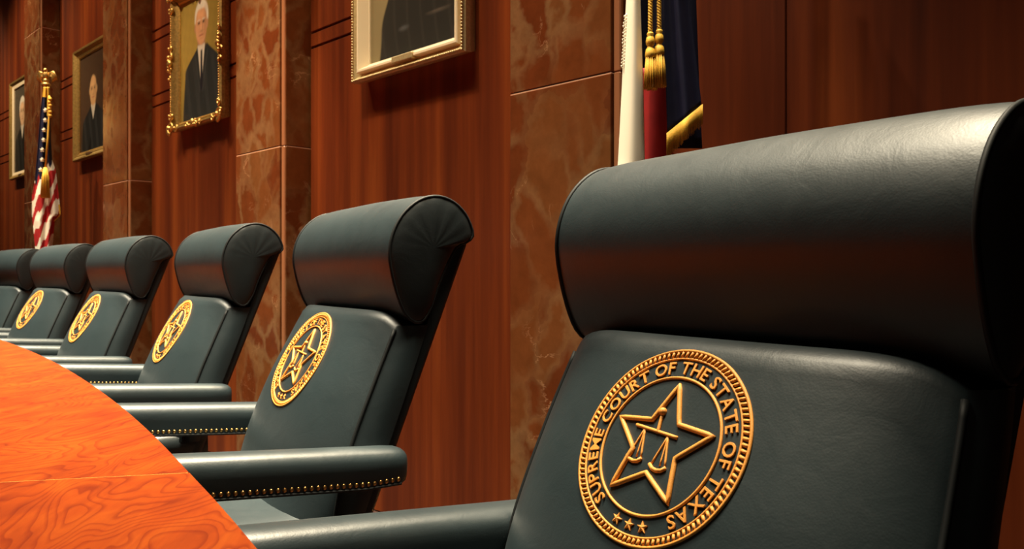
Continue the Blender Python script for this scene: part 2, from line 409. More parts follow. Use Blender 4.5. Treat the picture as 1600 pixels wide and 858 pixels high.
# ------------------------------------------------------------------ judge's chair (local +X faces the bench, +Y its left side)
ZC = [0.50, 0.56, 0.65, 0.73, 0.78, 0.829, 0.88, 0.915, 0.938, 0.952]
XC = [0.140, 0.112, 0.083, 0.050, 0.027, 0.000, -0.029, -0.049, -0.066, -0.094]
XE = [0.040, 0.032, 0.010, -0.020, -0.042, -0.064, -0.088, -0.105, -0.118, -0.140]
YE = [0.300, 0.300, 0.299, 0.297, 0.295, 0.292, 0.288, 0.284, 0.280, 0.274]
def front_x(Y, z):
    xc = cr(ZC, XC, z); xe = cr(ZC, XE, z); ye = cr(ZC, YE, z)
    t = np.clip(np.abs(Y)/ye, 0, 1)
    return xe + (xc-xe)*(1 - t**3.8)
def shell_back(z): return -0.169 - 0.40*(z-0.829)
def make_chair():
    root = empty('judge_chair')
    # back shell: slab with rounded rear edges
    b = MB(); rings = []
    for z in np.linspace(0.34, 1.115, 26):
        xb = shell_back(z); hw = 0.300 - 0.004*(z-0.34); t = 0.032
        if z > 1.08: t *= 1 - 0.5*((z-1.08)/0.035)
        r = 0.012
        prof = [(xb+t, -hw+0.004), (xb+r, -hw), (xb+r*0.3, -hw+r*0.3), (xb, -hw+r), (xb-0.004, 0), (xb, hw-r), (xb+r*0.3, hw-r*0.3), (xb+r, hw), (xb+t, hw-0.004), (xb+t, 0)]
        rings.append([(x, y, z) for x, y in prof])
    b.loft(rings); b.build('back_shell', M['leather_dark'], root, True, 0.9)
    # back cushion
    b = MB(); rings = []; ny = 28
    def ztop(t): return 0.944 - 0.030*abs(t)**9
    vs = np.concatenate([np.linspace(0, 1, 34), [1.0]])
    for k, v in enumerate(vs):
        fr = []
        for i in range(ny + 1):
            t = -1 + 2*i/ny; t = math.copysign(1 - (1-abs(t))**1.25, t)
            z = 0.50 + v*(ztop(t) - 0.50); Y = t*float(cr(ZC, YE, z)); x = float(front_x(Y, z))
            if k == len(vs) - 1: x -= 0.045; z -= 0.004
            fr.append((x, Y, z))
        zr, zl = fr[-1][2], fr[0][2]
        xs = lambda z: shell_back(z) + 0.030
        bulge = 0.010
        e = fr[-1]; g = fr[0]
        side_r = [((e[0]*(1-q) + xs(zr)*q), e[1] + bulge*math.sin(PI*q) + 0.012*q, zr) for q in (0.12, 0.35, 0.65, 1.0)]
        side_l = [((g[0]*(1-q) + xs(zl)*q), g[1] - bulge*math.sin(PI*q) - 0.012*q, zl) for q in (1.0, 0.65, 0.35, 0.12)]
        rings.append(fr + side_r + side_l)
    b.loft(rings); b.build('back_cushion', M['leather'], root, True, 1.2)
    # piping round the cushion front edge
    b = MB(); pts = []
    for sg in (1, -1):
        zz = np.linspace(0.51, 0.905, 26) if sg == 1 else np.linspace(0.905, 0.51, 26)
        for z in zz: pts.append((float(cr(ZC, XE, z)) - 0.001, sg*(float(cr(ZC, YE, z)) + 0.001), z))
    b.tube(pts[:26], 0.0042, 8); b.build('cushion_piping', M['piping'], root)
    b = MB(); b.tube(pts[26:], 0.0042, 8); b.build('cushion_piping', M['piping'], root)
    # headrest roll
    P = [(-0.150, 0.920), (-0.120, 0.934), (-0.097, 0.978), (-0.080, 1.030), (-0.076, 1.065), (-0.083, 1.103), (-0.101, 1.139), (-0.128, 1.167),
         (-0.160, 1.185), (-0.196, 1.190), (-0.230, 1.180), (-0.258, 1.158), (-0.275, 1.130), (-0.281, 1.105), (-0.268, 1.092), (-0.235, 1.075), (-0.195, 1.0), (-0.175, 0.95)]
    def dense(P, n):
        A = np.array(P + [P[0]]); d = np.r_[0, np.cumsum(np.hypot(*np.diff(A, axis=0).T))]
        t = np.linspace(0, d[-1], n, endpoint=False)
        A2 = np.vstack([A[-2], A, A[1]])
        out = []
        for u in t:
            i = min(np.searchsorted(d, u, side='right') - 1, len(d) - 2); f = (u - d[i])/(d[i+1]-d[i])
            p0, p1, p2, p3 = A2[i], A2[i+1], A2[i+2], A2[i+3]
            out.append(0.5*((2*p1) + (-p0+p2)*f + (2*p0-5*p1+4*p2-p3)*f*f + (-p0+3*p1-3*p2+p3)*f**3))
        return np.array(out)
    prof = dense(P, 56); cen = np.array([-0.175, 1.075])
    HW = 0.305
    def shrink(x, z, sc):
        k = 1 - (1-sc)*float(sstep(0.95, 1.05, z)); return cen[0] + (x-cen[0])*k, cen[1] + (z-cen[1])*k
    b = MB(); rings = []
    for t in np.linspace(-1, 1, 33):
        sc = 1.0 + 0.012*(1 - t*t) - 0.045*abs(t)**9
        sag = 0.004*math.sin(3*t + 1)*(1-abs(t))
        rings.append([(shrink(x, z, sc)[0], t*HW, shrink(x, z, sc)[1] + sag*0.3) for x, z in prof])
    EC = 0.955
    b.loft(rings, True, False); hr = b.build('headrest_roll', M['leather'], root, True)
    for sg in (1, -1):
        b = MB(); rings = []
        n = len(prof)
        for k, q in enumerate(np.linspace(0, 1, 12)):
            sc = math.cos(q*PI/2)
            ring = []
            for j, (x, z) in enumerate(prof):
                a = math.atan2(z-cen[1], x-cen[0])
                pl = 0.0007*math.cos(a*15)*math.sin(q*PI)*(0.5+0.5*math.cos(a-1.9))**1.5
                x, z = shrink(x, z, EC)
                ring.append((cen[0]+(x-cen[0])*max(sc, 0.02), sg*(HW + 0.015*math.sin(q*PI/2)**1.1 + pl*0.9), cen[1]+(z-cen[1])*max(sc, 0.02)))
            rings.append(ring)
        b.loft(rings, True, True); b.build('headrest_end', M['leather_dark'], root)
        b = MB(); b.tube([(shrink(x, z, EC)[0], sg*(HW+0.001), shrink(x, z, EC)[1]) for x, z in prof], 0.0036, 8, True); b.build('headrest_piping', M['piping'], root)
    # arms
    for sg in (1, -1):
        b = MB(); rings = []
        def arm_z(x): return 0.679 + 0.075*(x+0.05)
        for x in np.r_[-0.092, -0.086, -0.075, np.linspace(-0.055, 0.37, 16), 0.39, 0.403, 0.41]:
            e = 1.0
            if x < -0.07: e = {-0.092: 0.55, -0.086: 0.8, -0.075: 0.95}[round(float(x), 3)]
            if x > 0.38: e = {0.39: 0.96, 0.403: 0.85, 0.41: 0.6}[round(float(x), 3)]
            wdt = 0.040*(0.35 + 0.65*e); top = arm_z(x); hgt = 0.078*(0.5 + 0.5*e)
            if x < 0.0: hgt *= 0.86 + 0.14*(x+0.115)/0.115
            cz = top - hgt
            pr = [(-0.90, 0), (-0.93, 0.22), (-1.0, 0.50), (-0.97, 0.70), (-0.84, 0.87), (-0.58, 0.965), (-0.2, 1.0), (0.2, 1.0), (0.58, 0.965), (0.84, 0.87), (0.97, 0.70), (1.0, 0.50), (0.93, 0.22), (0.90, 0)]
            ztop_ = top - (1-e)*0.02
            rings.append([(x, sg*0.338 + yy*wdt, cz + zz*(ztop_-cz)) for yy, zz in pr])
        b.loft(rings); arm = b.build('armrest', M['leather'], root, True, 1.1)
        b = MB()
        for side in (1, -1):
            for x in np.arange(-0.068, 0.395, 0.0125):
                zt = arm_z(x); hgt = 0.078*(0.86+0.14*(x+0.115)/0.115 if x < 0 else 1)
                b.sphere((x, sg*0.338 + side*0.0372, zt - hgt + 0.012), 0.0047, 6, 4, (1, 0.6, 1))
        tag(b.build('nailhead_trim', M['brass'], arm), kind='stuff')
        b = MB()
        for side in (1, -1):
            b.tube([(x, sg*0.338 + side*0.0365, arm_z(x) - 0.078*(0.86+0.14*(x+0.115)/0.115 if x < 0 else 1) + 0.003) for x in np.linspace(-0.075, 0.395, 14)], 0.0028, 6)
        b.build('arm_welt', M['piping'], arm)
        # front post carrying the arm
        b = MB(); rings = []
        for z, x0, wx in ((0.37, 0.30, 0.05), (0.45, 0.31, 0.05), (0.55, 0.325, 0.045), (0.635, 0.335, 0.045)):
            rings.append([(x0 + wx*math.cos(a)*1.0, sg*0.330 + 0.026*math.sin(a), z) for a in np.linspace(0, 2*PI, 12, endpoint=False)])
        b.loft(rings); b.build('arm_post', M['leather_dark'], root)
    # seat
    b = MB(); rings = []
    for x, e in ((-0.04, 0.9), (-0.02, 1), (0.10, 1), (0.25, 1), (0.40, 1), (0.46, 0.98), (0.485, 0.9), (0.495, 0.7)):
        top = 0.532 - 0.01*(1-e)*6; bot = 0.425 + 0.02*(1-e)
        hw = 0.292*(0.9+0.1*e)
        pr = []
        for a in np.linspace(-1, 1, 15): pr.append((x, a*hw, top + 0.012*(1-a*a) - 0.018*abs(a)**8))
        pr += [(x, hw+0.004, (top+bot)/2), (x, hw-0.004, bot), (x, -hw+0.004, bot), (x, -hw-0.004, (top+bot)/2)]
        rings.append(pr)
    b.loft(rings); b.build('seat_cushion', M['leather'], root, True, 1.2)
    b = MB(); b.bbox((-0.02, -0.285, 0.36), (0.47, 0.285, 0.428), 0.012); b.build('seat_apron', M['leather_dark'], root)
    # swivel base
    b = MB(); b.lathe([(0.03, 0.09), (0.035, 0.10), (0.035, 0.22), (0.028, 0.225), (0.028, 0.34), (0.10, 0.345), (0.10, 0.362)], 16, (0.20, 0, 0)); b.build('pedestal', M['black_metal'], root)
    for k in range(5):
        a = 2*PI*k/5 + 0.3
        b = MB(); b.tube([(0.20 + math.cos(a)*r, math.sin(a)*r, z) for r, z in ((0.02, 0.125), (0.12, 0.115), (0.28, 0.078))], [0.024, 0.022, 0.016], 8); b.build('base_leg', M['black_metal'], root)
        b = MB(); b.sphere((0.20 + math.cos(a)*0.28, math.sin(a)*0.28, 0.032), 0.032, 10, 6, (1, 1, 1)); b.build('caster', M['black_metal'], root)
    make_seal(root)
    return root

R_SEAL = 0.1245
def on_cushion(a, c, h=0.0):          # seal coordinates (right, up in seal radii) to the curved cushion front
    Y = (a*1.015 - 0.052)*R_SEAL
    z = 0.826 + c*R_SEAL*0.840
    e = 0.002
    x = float(front_x(Y, z)); dz = (float(front_x(Y, z+e)) - float(front_x(Y, z-e)))/(2*e); dy = (float(front_x(Y+e, z)) - float(front_x(Y-e, z)))/(2*e)
    n = Vector((1, -dy, -dz)).normalized()
    return Vector((x, Y, z)) + n*h
def seal_tube(mb, pts, r, closed=False, n=6):
    mb.tube([on_cushion(a, c, r*R_SEAL*0.35) for a, c in pts], r*R_SEAL, n, closed)
def lerp_pts(p, q, n): return [(p[0]+(q[0]-p[0])*t, p[1]+(q[1]-p[1])*t) for t in np.linspace(0, 1, n)]
def pol(th, r): return (r*math.sin(th), r*math.cos(th))
def make_seal(root):
    b = MB()
    for r, w in ((0.985, 0.017), (0.900, 0.012)):
        seal_tube(b, [pol(t, r) for t in np.linspace(0, 2*PI, 120, endpoint=False)], w, True)
    for k in range(104):
        t = 2*PI*k/104
        seal_tube(b, [pol(t - 0.010, 0.912), pol(t + 0.012, 0.972)], 0.0165, False, 5)
    seal = b.build('seal_border', M['thread'], root)
    seal['label'] = 'gold embroidered rope ring of the round seal'
    b = MB(); seal_tube(b, [pol(t, 0.695) for t in np.linspace(0, 2*PI, 110, endpoint=False)], 0.015, True); b.build('seal_inner_ring', M['thread'], seal)
    star = []
    V5 = [pol(PI*k/5, 0.615 if k % 2 == 0 else 0.285) for k in range(10)]
    for k in range(10): star += lerp_pts(V5[k], V5[(k+1) % 10], 8)[:-1]
    b = MB(); seal_tube(b, star, 0.025, True, 8); b.build('seal_star', M['thread'], seal)
    b = MB()
    seal_tube(b, lerp_pts((-0.075, 0.29), (-0.045, 0.105), 6), 0.018)
    b.sphere(on_cushion(-0.08, 0.325, 0.001), 0.042*R_SEAL, 10, 6)
    seal_tube(b, lerp_pts((-0.34, 0.145), (0.20, 0.105), 9), 0.018)
    for hx, hy, l, r, by in ((-0.22, 0.13, -0.31, -0.12, -0.16), (0.09, 0.10, 0.0, 0.20, -0.19)):
        seal_tube(b, lerp_pts((hx, hy), (l+0.015, by), 6), 0.011)
        seal_tube(b, lerp_pts((hx, hy), (r-0.015, by), 6), 0.011)
        seal_tube(b, lerp_pts((hx, hy), ((l+r)/2+0.02, by), 6), 0.009)
        seal_tube(b, [(l, by-0.005), (l+0.04, by-0.04), ((l+r)/2, by-0.052), (r-0.04, by-0.04), (r, by-0.005)], 0.020)
    b.build('seal_scales', M['thread'], seal)
    for k in (-1, 0, 1):
        c0 = pol(PI - k*0.205, 0.80); b = MB(); sp = []
        q = [(c0[0] + 0.062*(1 if j % 2 == 0 else 0.42)*math.sin(PI*j/5 + PI - k*0.205 + PI), c0[1] + 0.062*(1 if j % 2 == 0 else 0.42)*math.cos(PI*j/5 + PI - k*0.205 + PI)) for j in range(10)]
        top = [on_cushion(a, c, 0.0016) for a, c in q]; low = [on_cushion(a, c, -0.0006) for a, c in q]; mid = on_cushion(*c0, 0.003)
        V = top + low + [mid]; F = [(j, (j+1) % 10, 20) for j in range(10)] + [(j, j+10, (j+1) % 10 + 10, (j+1) % 10) for j in range(10)]
        obj('seal_small_star', V, F, M['thread'], seal, True, 0.5)
    # lettering round the ring
    txt = 'SUPREME COURT OF THE STATE OF TEXAS'
    cache = {}; widths = []
    dg = bpy.context.evaluated_depsgraph_get()
    for ch in txt:
        if ch == ' ': widths.append(0.30); continue
        if ch not in cache:
            cu = bpy.data.curves.new('glyph', 'FONT'); cu.body = ch; cu.size = 1.0; cu.resolution_u = 3; cu.offset = 0.002
            cu.extrude = 0.02; cu.bevel_depth = 0.014; cu.bevel_resolution = 1
            o = bpy.data.objects.new('glyph', cu); COL.objects.link(o)
            dg.update(); me = bpy.data.meshes.new_from_object(o.evaluated_get(dg))
            v = np.array([x.co[:] for x in me.vertices]); f = [tuple(p.vertices) for p in me.polygons]
            bpy.data.objects.remove(o); bpy.data.curves.remove(cu); bpy.data.meshes.remove(me)
            v[:, 0] -= v[:, 0].min(); v[:, 1] /= 0.70
            cache[ch] = (v, f)
        widths.append(cache[ch][0][:, 0].max() + 0.13)
    total = sum(widths); span = math.radians(297); rm = 0.80; hl = 0.125
    th = math.radians(211.5); b = MB()
    for ch, wd in zip(txt, widths):
        if ch != ' ':
            v, f = cache[ch]; P = []
            for x, y, z in v:
                t = th + (x + 0.05)/total*span; r = rm + (y-0.5)*hl
                a, c = pol(t, r); P.append(on_cushion(a, c, 0.0003 + (z+0.04)*0.028))
            b.add(P, f)
        th += wd/total*span
    b.build('seal_lettering', M['thread'], seal, True, 0.7)

# place the first chair, then copy it with its parts
def copy_tree(o, parent=None):
    c = o.copy(); COL.objects.link(c)
    if parent is not None: c.parent = parent
    for ch in list(o.children): copy_tree(ch, c)
    return c
chairs = [(0.550, 0.776, 0.183, 'large nearest blue-black leather chair, its gold seal fully readable'),
          (1.695, 0.980, 0.201, 'second nearest leather chair with brass nailheads, below the silver-gilt framed portrait of a black robe'),
          (2.832, 1.142, 0.157, 'third nearest leather chair with pleated headrest end, in front of the brightest marble pillar'),
          (3.941, 1.202, 0.054, 'fourth nearest leather chair, directly below the ornate gold framed portrait'),
          (5.128, 1.283, -0.016, 'fifth nearest leather chair with small seal, just right of the striped flag'),
          (6.320, 1.330, -0.060, 'farthest leather chair at the left edge of the view, left of the striped flag')]
proto = make_chair()
for i, (s, m, a, lab) in enumerate(chairs):
    o = proto if i == 0 else copy_tree(proto)
    o.location = W(s, m, 0); o.rotation_euler = (0, 0, math.atan2(-math.cos(a), -math.sin(a)))
    tag(o, lab, 'chair', 'leather chairs behind the bench')

# ------------------------------------------------------------------ framed portraits
def rect_ring(w, h, inset, d):        # corners of a rectangle, local x along wall to the right, y = depth out of wall, z up
    return [(-w/2+inset, -d, inset), (w/2-inset, -d, inset), (w/2-inset, -d, h-inset), (-w/2+inset, -d, h-inset)]
def moulding(name, w, h, prof, mat, parent):
    b = MB(); b.loft([rect_ring(w, h, i, d) for i, d in prof] + [rect_ring(w, h, prof[0][0], prof[0][1])], True, False)
    return b.build(name, mat, parent, False)
def blob(u, v, cx, cy, rx, ry, soft=0.15):
    d = np.sqrt(((u-cx)/rx)**2 + ((v-cy)/ry)**2); return np.clip((1+soft-d)/(2*soft), 0, 1)
paint_m, nt_, b_ = new_mat('oil_paint')
at_ = N(nt_, 'ShaderNodeAttribute', attribute_name='paint'); nt_.links.new(at_.outputs['Color'], b_.inputs['Base Color'])
b_.inputs['Roughness'].default_value = 0.5; b_.inputs['Specular IOR Level'].default_value = 0.25
bump(nt_, b_, noise(nt_, coords(nt_), 160, 3), 0.08, 0.001)
def portrait(kind, u, v):
    c = np.zeros(u.shape + (3,))
    def lay(a, col): c[:] = c*(1-a[..., None]) + np.array(col)*a[..., None]
    nz = np.sin(u*37+v*23)*np.sin(u*19-v*41)*0.5 + np.sin(u*90)*np.sin(v*70)*0.25
    if kind == 'robe':                # long black robe, pale olive backdrop on the left
        c[:] = np.array([0.30, 0.25, 0.13]); c *= (0.75 + 0.5*sstep(0.0, 0.30, u) * sstep(0.0, 0.7, v))[..., None]
        e0 = 0.11 + 0.14*sstep(0.02, 0.50, v) + 0.012*np.sin(v*22)
        body = sstep(-0.012, 0.012, u - e0)
        lay(body, (0.022, 0.022, 0.020))
        fold = sstep(0.75, 1.0, np.sin(u*42 + 2.2*np.sin(v*6)))*body; lay(fold*0.22, (0.060, 0.056, 0.050))
        lay(blob(u, v, 0.60, 0.76, 0.10, 0.13), (0.62, 0.38, 0.26)); lay(blob(u, v, 0.60, 0.84, 0.11, 0.06), (0.5, 0.5, 0.48))
        lay(blob(u, v, 0.40, 0.14, 0.05, 0.012, 0.5)*0.5, (0.12, 0.13, 0.14)); lay(blob(u, v, 0.78, 0.17, 0.10, 0.008, 0.6)*0.5, (0.14, 0.12, 0.10))
        return np.clip(c, 0, 1)
    bg = {'suit': (0.26, 0.185, 0.040), 'dim': (0.045, 0.024, 0.013), 'grey': (0.050, 0.042, 0.032)}[kind]
    c[:] = np.array(bg)
    c *= (0.45 + 0.9*blob(u, v, 0.22, 0.62, 0.65, 0.6, 0.7))[..., None]
    cx, hy, hw, hh = {'suit': (0.50, 0.765, 0.150, 0.160), 'dim': (0.50, 0.63, 0.140, 0.140), 'grey': (0.42, 0.70, 0.150, 0.145)}[kind]
    coat = {'suit': (0.020, 0.024, 0.026), 'dim': (0.010, 0.011, 0.012), 'grey': (0.007, 0.007, 0.007)}[kind]
    chin = hy - hh*1.05; sh = chin - 0.05
    wid = 0.10 + 0.30*sstep(sh+0.05, sh-0.15, v)**0.8 + 0.06*sstep(0.5, 0.0, v)
    lay(blob(u, v, cx, chin+0.01, hw*0.58, 0.09), np.array((0.44, 0.24, 0.13))*(0.8 if kind == 'suit' else 0.7))
    lay(sstep(0.012, -0.012, np.abs(u-cx-0.03)-wid)*sstep(sh+0.05, sh+0.02, v), coat)
    lay(sstep(0.25, 0.5, np.sin(u*30+v*9))*sstep(sh, sh-0.1, v)*0.12*(np.abs(u-cx) < wid), (0.08, 0.085, 0.09))
    vw = 0.30 if kind == 'suit' else 0.12
    tri = sstep(0.008, -0.008, np.abs(u-cx) - 0.085*np.clip((v-(sh-vw))/(vw+0.03), 0, 1))*sstep(chin+0.005, chin-0.02, v)*(v > sh-vw)
    lay(tri*(1.0 if kind == 'suit' else 0.75), (0.62, 0.58, 0.50))
    if kind == 'suit':
        lay(sstep(0.007, -0.007, np.abs(u-cx-0.006) - 0.018 - 0.035*(sh-v))*sstep(sh+0.01, sh-0.01, v)*(v > sh-0.32), (0.012, 0.012, 0.02))
        for sg in (-1, 1):            # lapels
            d = np.abs((u-cx)*sg - 0.03 - np.clip(v-(sh-0.34), 0, 1)*0.36)
            lay(sstep(0.020, 0.004, d)*sstep(sh+0.02, sh-0.04, v)*(v > sh-0.34)*0.5, (0.055, 0.06, 0.065))
    hair = {'suit': (0.66, 0.63, 0.55), 'dim': (0.34, 0.27, 0.18), 'grey': (0.60, 0.57, 0.50)}[kind]
    skin = np.array({'suit': (0.60, 0.32, 0.17), 'dim': (0.52, 0.31, 0.15), 'grey': (0.55, 0.36, 0.22)}[kind])
    if kind != 'dim': lay(blob(u, v, cx+0.005, hy+hh*0.28, hw*1.06, hh*0.92, 0.07), hair)
    else: lay(blob(u, v, cx, hy-hh*0.02, hw*1.04, hh*0.40, 0.2), hair)
    for sg in (-1, 1): lay(blob(u, v, cx+sg*hw*0.93, hy-hh*0.15, hw*0.15, hh*0.22, 0.3), skin*0.72)
    lay(blob(u, v, cx, hy-hh*0.12, hw*0.88, hh*(0.98 if kind != 'dim' else 1.12), 0.07)*sstep(hy+hh*(0.80 if kind != 'dim' else 1.2), hy+hh*(0.62 if kind != 'dim' else 1.0), v), skin)
    lay(blob(u, v, cx+hw*0.70, hy-hh*0.15, hw*0.32, hh*0.8, 0.6)*0.5*(np.abs(u-cx) < hw*0.86), skin*0.5)
    lay(blob(u, v, cx-hw*0.15, hy+hh*0.38, hw*0.5, hh*0.2, 0.7)*0.5, np.minimum(skin*1.3, 1))
    for sg in (-1, 1):
        ex = cx + sg*hw*0.36
        lay(blob(u, v, ex, hy+hh*0.16, hw*0.24, hh*0.05, 0.5)*0.7, hair if kind == 'suit' else skin*0.45)   # brow
        lay(blob(u, v, ex, hy+hh*0.03, hw*0.22, hh*0.09, 0.6)*0.75, skin*0.35)
        lay(blob(u, v, ex, hy+hh*0.02, hw*0.08, hh*0.05, 0.4), (0.02, 0.015, 0.012))
    lay(blob(u, v, cx+hw*0.14, hy-hh*0.22, hw*0.10, hh*0.28, 0.6)*0.55, skin*0.6)
    lay(blob(u, v, cx-hw*0.02, hy-hh*0.24, hw*0.09, hh*0.26, 0.6)*0.5, np.minimum(skin*1.3, 1))
    lay(blob(u, v, cx, hy-hh*0.42, hw*0.24, hh*0.06, 0.5)*0.5, skin*0.5)
    lay(blob(u, v, cx, hy-hh*0.62, hw*0.34, hh*0.045, 0.5)*0.8, (0.28, 0.07, 0.05))
    lay(blob(u, v, cx, hy-hh*0.78, hw*0.22, hh*0.05, 0.6)*0.4, skin*0.65)
    return np.clip(c*(1 + 0.10*nz[..., None]), 0, 1)
def canvas(w, h, z0, depth, kind, parent):
    nx, ny = 90, 110
    uu, vv = np.meshgrid(np.linspace(0, 1, nx+1), np.linspace(0, 1, ny+1))
    V = [((a-0.5)*w, -depth, z0 + c*h) for a, c in zip(uu.ravel(), vv.ravel())]
    F = [(j*(nx+1)+i, j*(nx+1)+i+1, (j+1)*(nx+1)+i+1, (j+1)*(nx+1)+i) for j in range(ny) for i in range(nx)]
    n0 = len(V)
    V += [(-w/2, -depth+0.012, z0), (w/2, -depth+0.012, z0), (w/2, -depth+0.012, z0+h), (-w/2, -depth+0.012, z0+h)]
    F.append((n0, n0+3, n0+2, n0+1))
    me = bpy.data.meshes.new('canvas'); me.from_pydata(V, [], F)
    col = np.ones((len(V), 4)); col[:n0, :3] = portrait(kind, uu, vv).reshape(-1, 3); col[n0:, :3] = 0.1
    at = me.attributes.new('paint', 'FLOAT_COLOR', 'POINT'); at.data.foreach_set('color', col.ravel())
    me.materials.append(paint_m)
    return link(bpy.data.objects.new('canvas', me), parent)
def framed(s0, s1, z0, h, kind, label, style):
    w = abs(s1 - s0); root = empty('framed_portrait', W((s0+s1)/2*KW, WOOD, EYE + (z0-1.02)*KW)); root.scale = (KW, KW, KW)
    tag(root, label, 'painting', 'portraits on the wood wall')
    if style == 'champagne':
        moulding('frame', w, h, [(0.02, 0.002), (0.004, 0.05), (0.0, 0.085), (0.010, 0.100), (0.018, 0.098), (0.044, 0.070), (0.050, 0.060), (0.050, 0.028)], M['champagne'], root)
        moulding('liner', w, h, [(0.049, 0.028), (0.051, 0.098), (0.056, 0.104), (0.068, 0.104), (0.100, 0.050), (0.106, 0.046), (0.106, 0.028)], M['liner'], root)
        canvas(w-0.21, h-0.21, 0.105, 0.036, kind, root)
        b = MB(); L_ = []
        for i in range(int(w/0.017)): L_ += [(-w/2 + 0.009 + i*0.017, 0.010), (-w/2 + 0.009 + i*0.017, h-0.010)]
        for i in range(int(h/0.017)): L_ += [(-w/2+0.010, 0.009 + i*0.017), (w/2-0.010, 0.009 + i*0.017)]
        for x, z in L_: b.sphere((x, -0.105, z), 0.0075, 6, 4)
        tag(b.build('bead_edge', M['champagne'], root), kind='stuff')
        b = MB(); b.bbox((-0.095, -0.116, 0.040), (0.095, -0.060, 0.076), 0.004); b.build('nameplate', M['champagne'], root, False)
    elif style == 'plain':
        moulding('frame', w, h, [(0.02, 0.002), (0.0, 0.04), (0.0, 0.065), (0.014, 0.08), (0.03, 0.075), (0.055, 0.045), (0.062, 0.05), (0.075, 0.042), (0.075, 0.02)], M['old_gold'], root)
        moulding('liner', w, h, [(0.074, 0.018), (0.074, 0.040), (0.079, 0.044), (0.092, 0.034), (0.092, 0.018)], M['gold_leaf'], root)
        canvas(w-0.176, h-0.176, 0.088, 0.026, kind, root)
        b = MB(); b.bbox((-0.07, -0.078, 0.030), (0.07, -0.05, 0.058), 0.004); b.build('nameplate', M['dark_gilt'], root, False)
    elif style == 'cream':
        moulding('frame', w, h, [(0.02, 0.002), (0.0, 0.04), (0.0, 0.06), (0.012, 0.075), (0.03, 0.07), (0.05, 0.05), (0.05, 0.02)], M['old_gold'], root)
        moulding('liner', w, h, [(0.049, 0.018), (0.049, 0.045), (0.054, 0.049), (0.090, 0.040), (0.090, 0.018)], M['liner'], root)
        canvas(w-0.172, h-0.172, 0.086, 0.026, kind, root)
        b = MB(); b.bbox((-0.06, -0.076, 0.022), (0.06, -0.05, 0.044), 0.004); b.build('nameplate', M['dark_gilt'], root, False)
    else:                             # ornate gilt frame with scrollwork
        moulding('frame', w, h, [(0.045, 0.002), (0.03, 0.05), (0.03, 0.075), (0.045, 0.09), (0.06, 0.088), (0.070, 0.06), (0.078, 0.045), (0.086, 0.05), (0.092, 0.044), (0.095, 0.030)], M['old_gold'], root)
        moulding('liner', w, h, [(0.093, 0.016), (0.093, 0.040), (0.097, 0.043), (0.105, 0.032), (0.105, 0.016)], M['gold_leaf'], root)
        canvas(w-0.202, h-0.202, 0.101, 0.026, kind, root)
        def scroll(b, cx, cz, r, turn, sg, y=-0.085, th=0.011):
            pts = [(cx + sg*r*(1-t*0.8)*math.cos(turn + 5.2*t), y - 0.012*t, cz + r*(1-t*0.8)*math.sin(turn + 5.2*t)) for t in np.linspace(0, 1, 16)]
            b.tube(pts, list(np.linspace(th, th*0.55, 16)), 6)
            b.sphere(pts[-1], th*1.2, 6, 4)
        for ix, sx in enumerate((-1, 1)):
            for iz, sz in enumerate((-1, 1)):
                b = MB(); cx, cz = sx*(w/2-0.055), (0.055 if sz < 0 else h-0.055)
                scroll(b, cx, cz, 0.055, 0.6, sx); scroll(b, cx - sx*0.095, cz - sz*-0.0 + sz*0.012, 0.036, 2.2, sx); scroll(b, cx + sx*0.012, cz - sz*0.10, 0.036, 2.6, sx)
                for q in range(5):
                    a = q*0.42 - 0.2
                    b.sphere((cx + sx*0.045*math.cos(a), -0.098, cz + sz*0.045*math.sin(a)), 0.016, 6, 5, (1, 0.8, 1.3))
                b.sphere((cx, -0.1, cz), 0.022, 8, 6); b.build('corner_ornament', M['gold_leaf'], root)
        for x, z, vert in ((-w/2+0.05, h/2, 1), (w/2-0.05, h/2, 1), (0, 0.05, 0), (0, h-0.05, 0)):
            b = MB(); sg = -1 if x < 0 else 1
            for q in (-1, 1):
                for o, r in ((0.055, 0.040), (0.125, 0.028)):
                    dx, dz = (0.0, q*o) if vert else (q*o, 0.0)
                    scroll(b, x+dx+ (sg*0.012 if vert else 0), z+dz - (0 if vert else 0.010*(1 if z < h/2 else -1)), r, 1.0 + q, sg if vert else q)
            for q in range(-2, 3): b.sphere((x + (sg*0.02 if vert else q*0.028), -0.1, z + (q*0.028 if vert else (-0.02 if z < h/2 else 0.02))), 0.015, 6, 5)
            b.sphere((x, -0.098, z), 0.028, 8, 6, (1, 0.7, 1.2)); b.build('side_ornament', M['gold_leaf'], root)
        # bead course along the inside
        b = MB()
        for i in range(int((h-0.2)/0.02)):
            for x in (-w/2+0.052, w/2-0.052): b.sphere((x, -0.09, 0.1 + i*0.02), 0.007, 5, 4)
        tag(b.build('bead_edge', M['gold_leaf'], root), kind='stuff')
    return root
framed(12.226, 11.226, 2.240, 1.26, 'grey', 'cream-lined portrait half hidden by the leftmost marble pillar', 'cream')
framed(9.622, 8.624, 2.222, 1.18, 'dim', 'plain gold framed dark portrait of a bald person right of the striped flag', 'plain')
framed(7.03, 6.02, 2.190, 1.20, 'suit', 'ornate scrolled gold frame with white-haired person in dark suit and tie', 'ornate')
framed(4.237, 3.213, 2.172, 1.30, 'robe', 'silver-gilt framed portrait showing only the black robe and pale backdrop', 'champagne')
framed(1.46, 0.50, 2.22, 1.2, 'dim', 'framed portrait above the nearest chair, seen only by its shadow on the wood', 'plain')

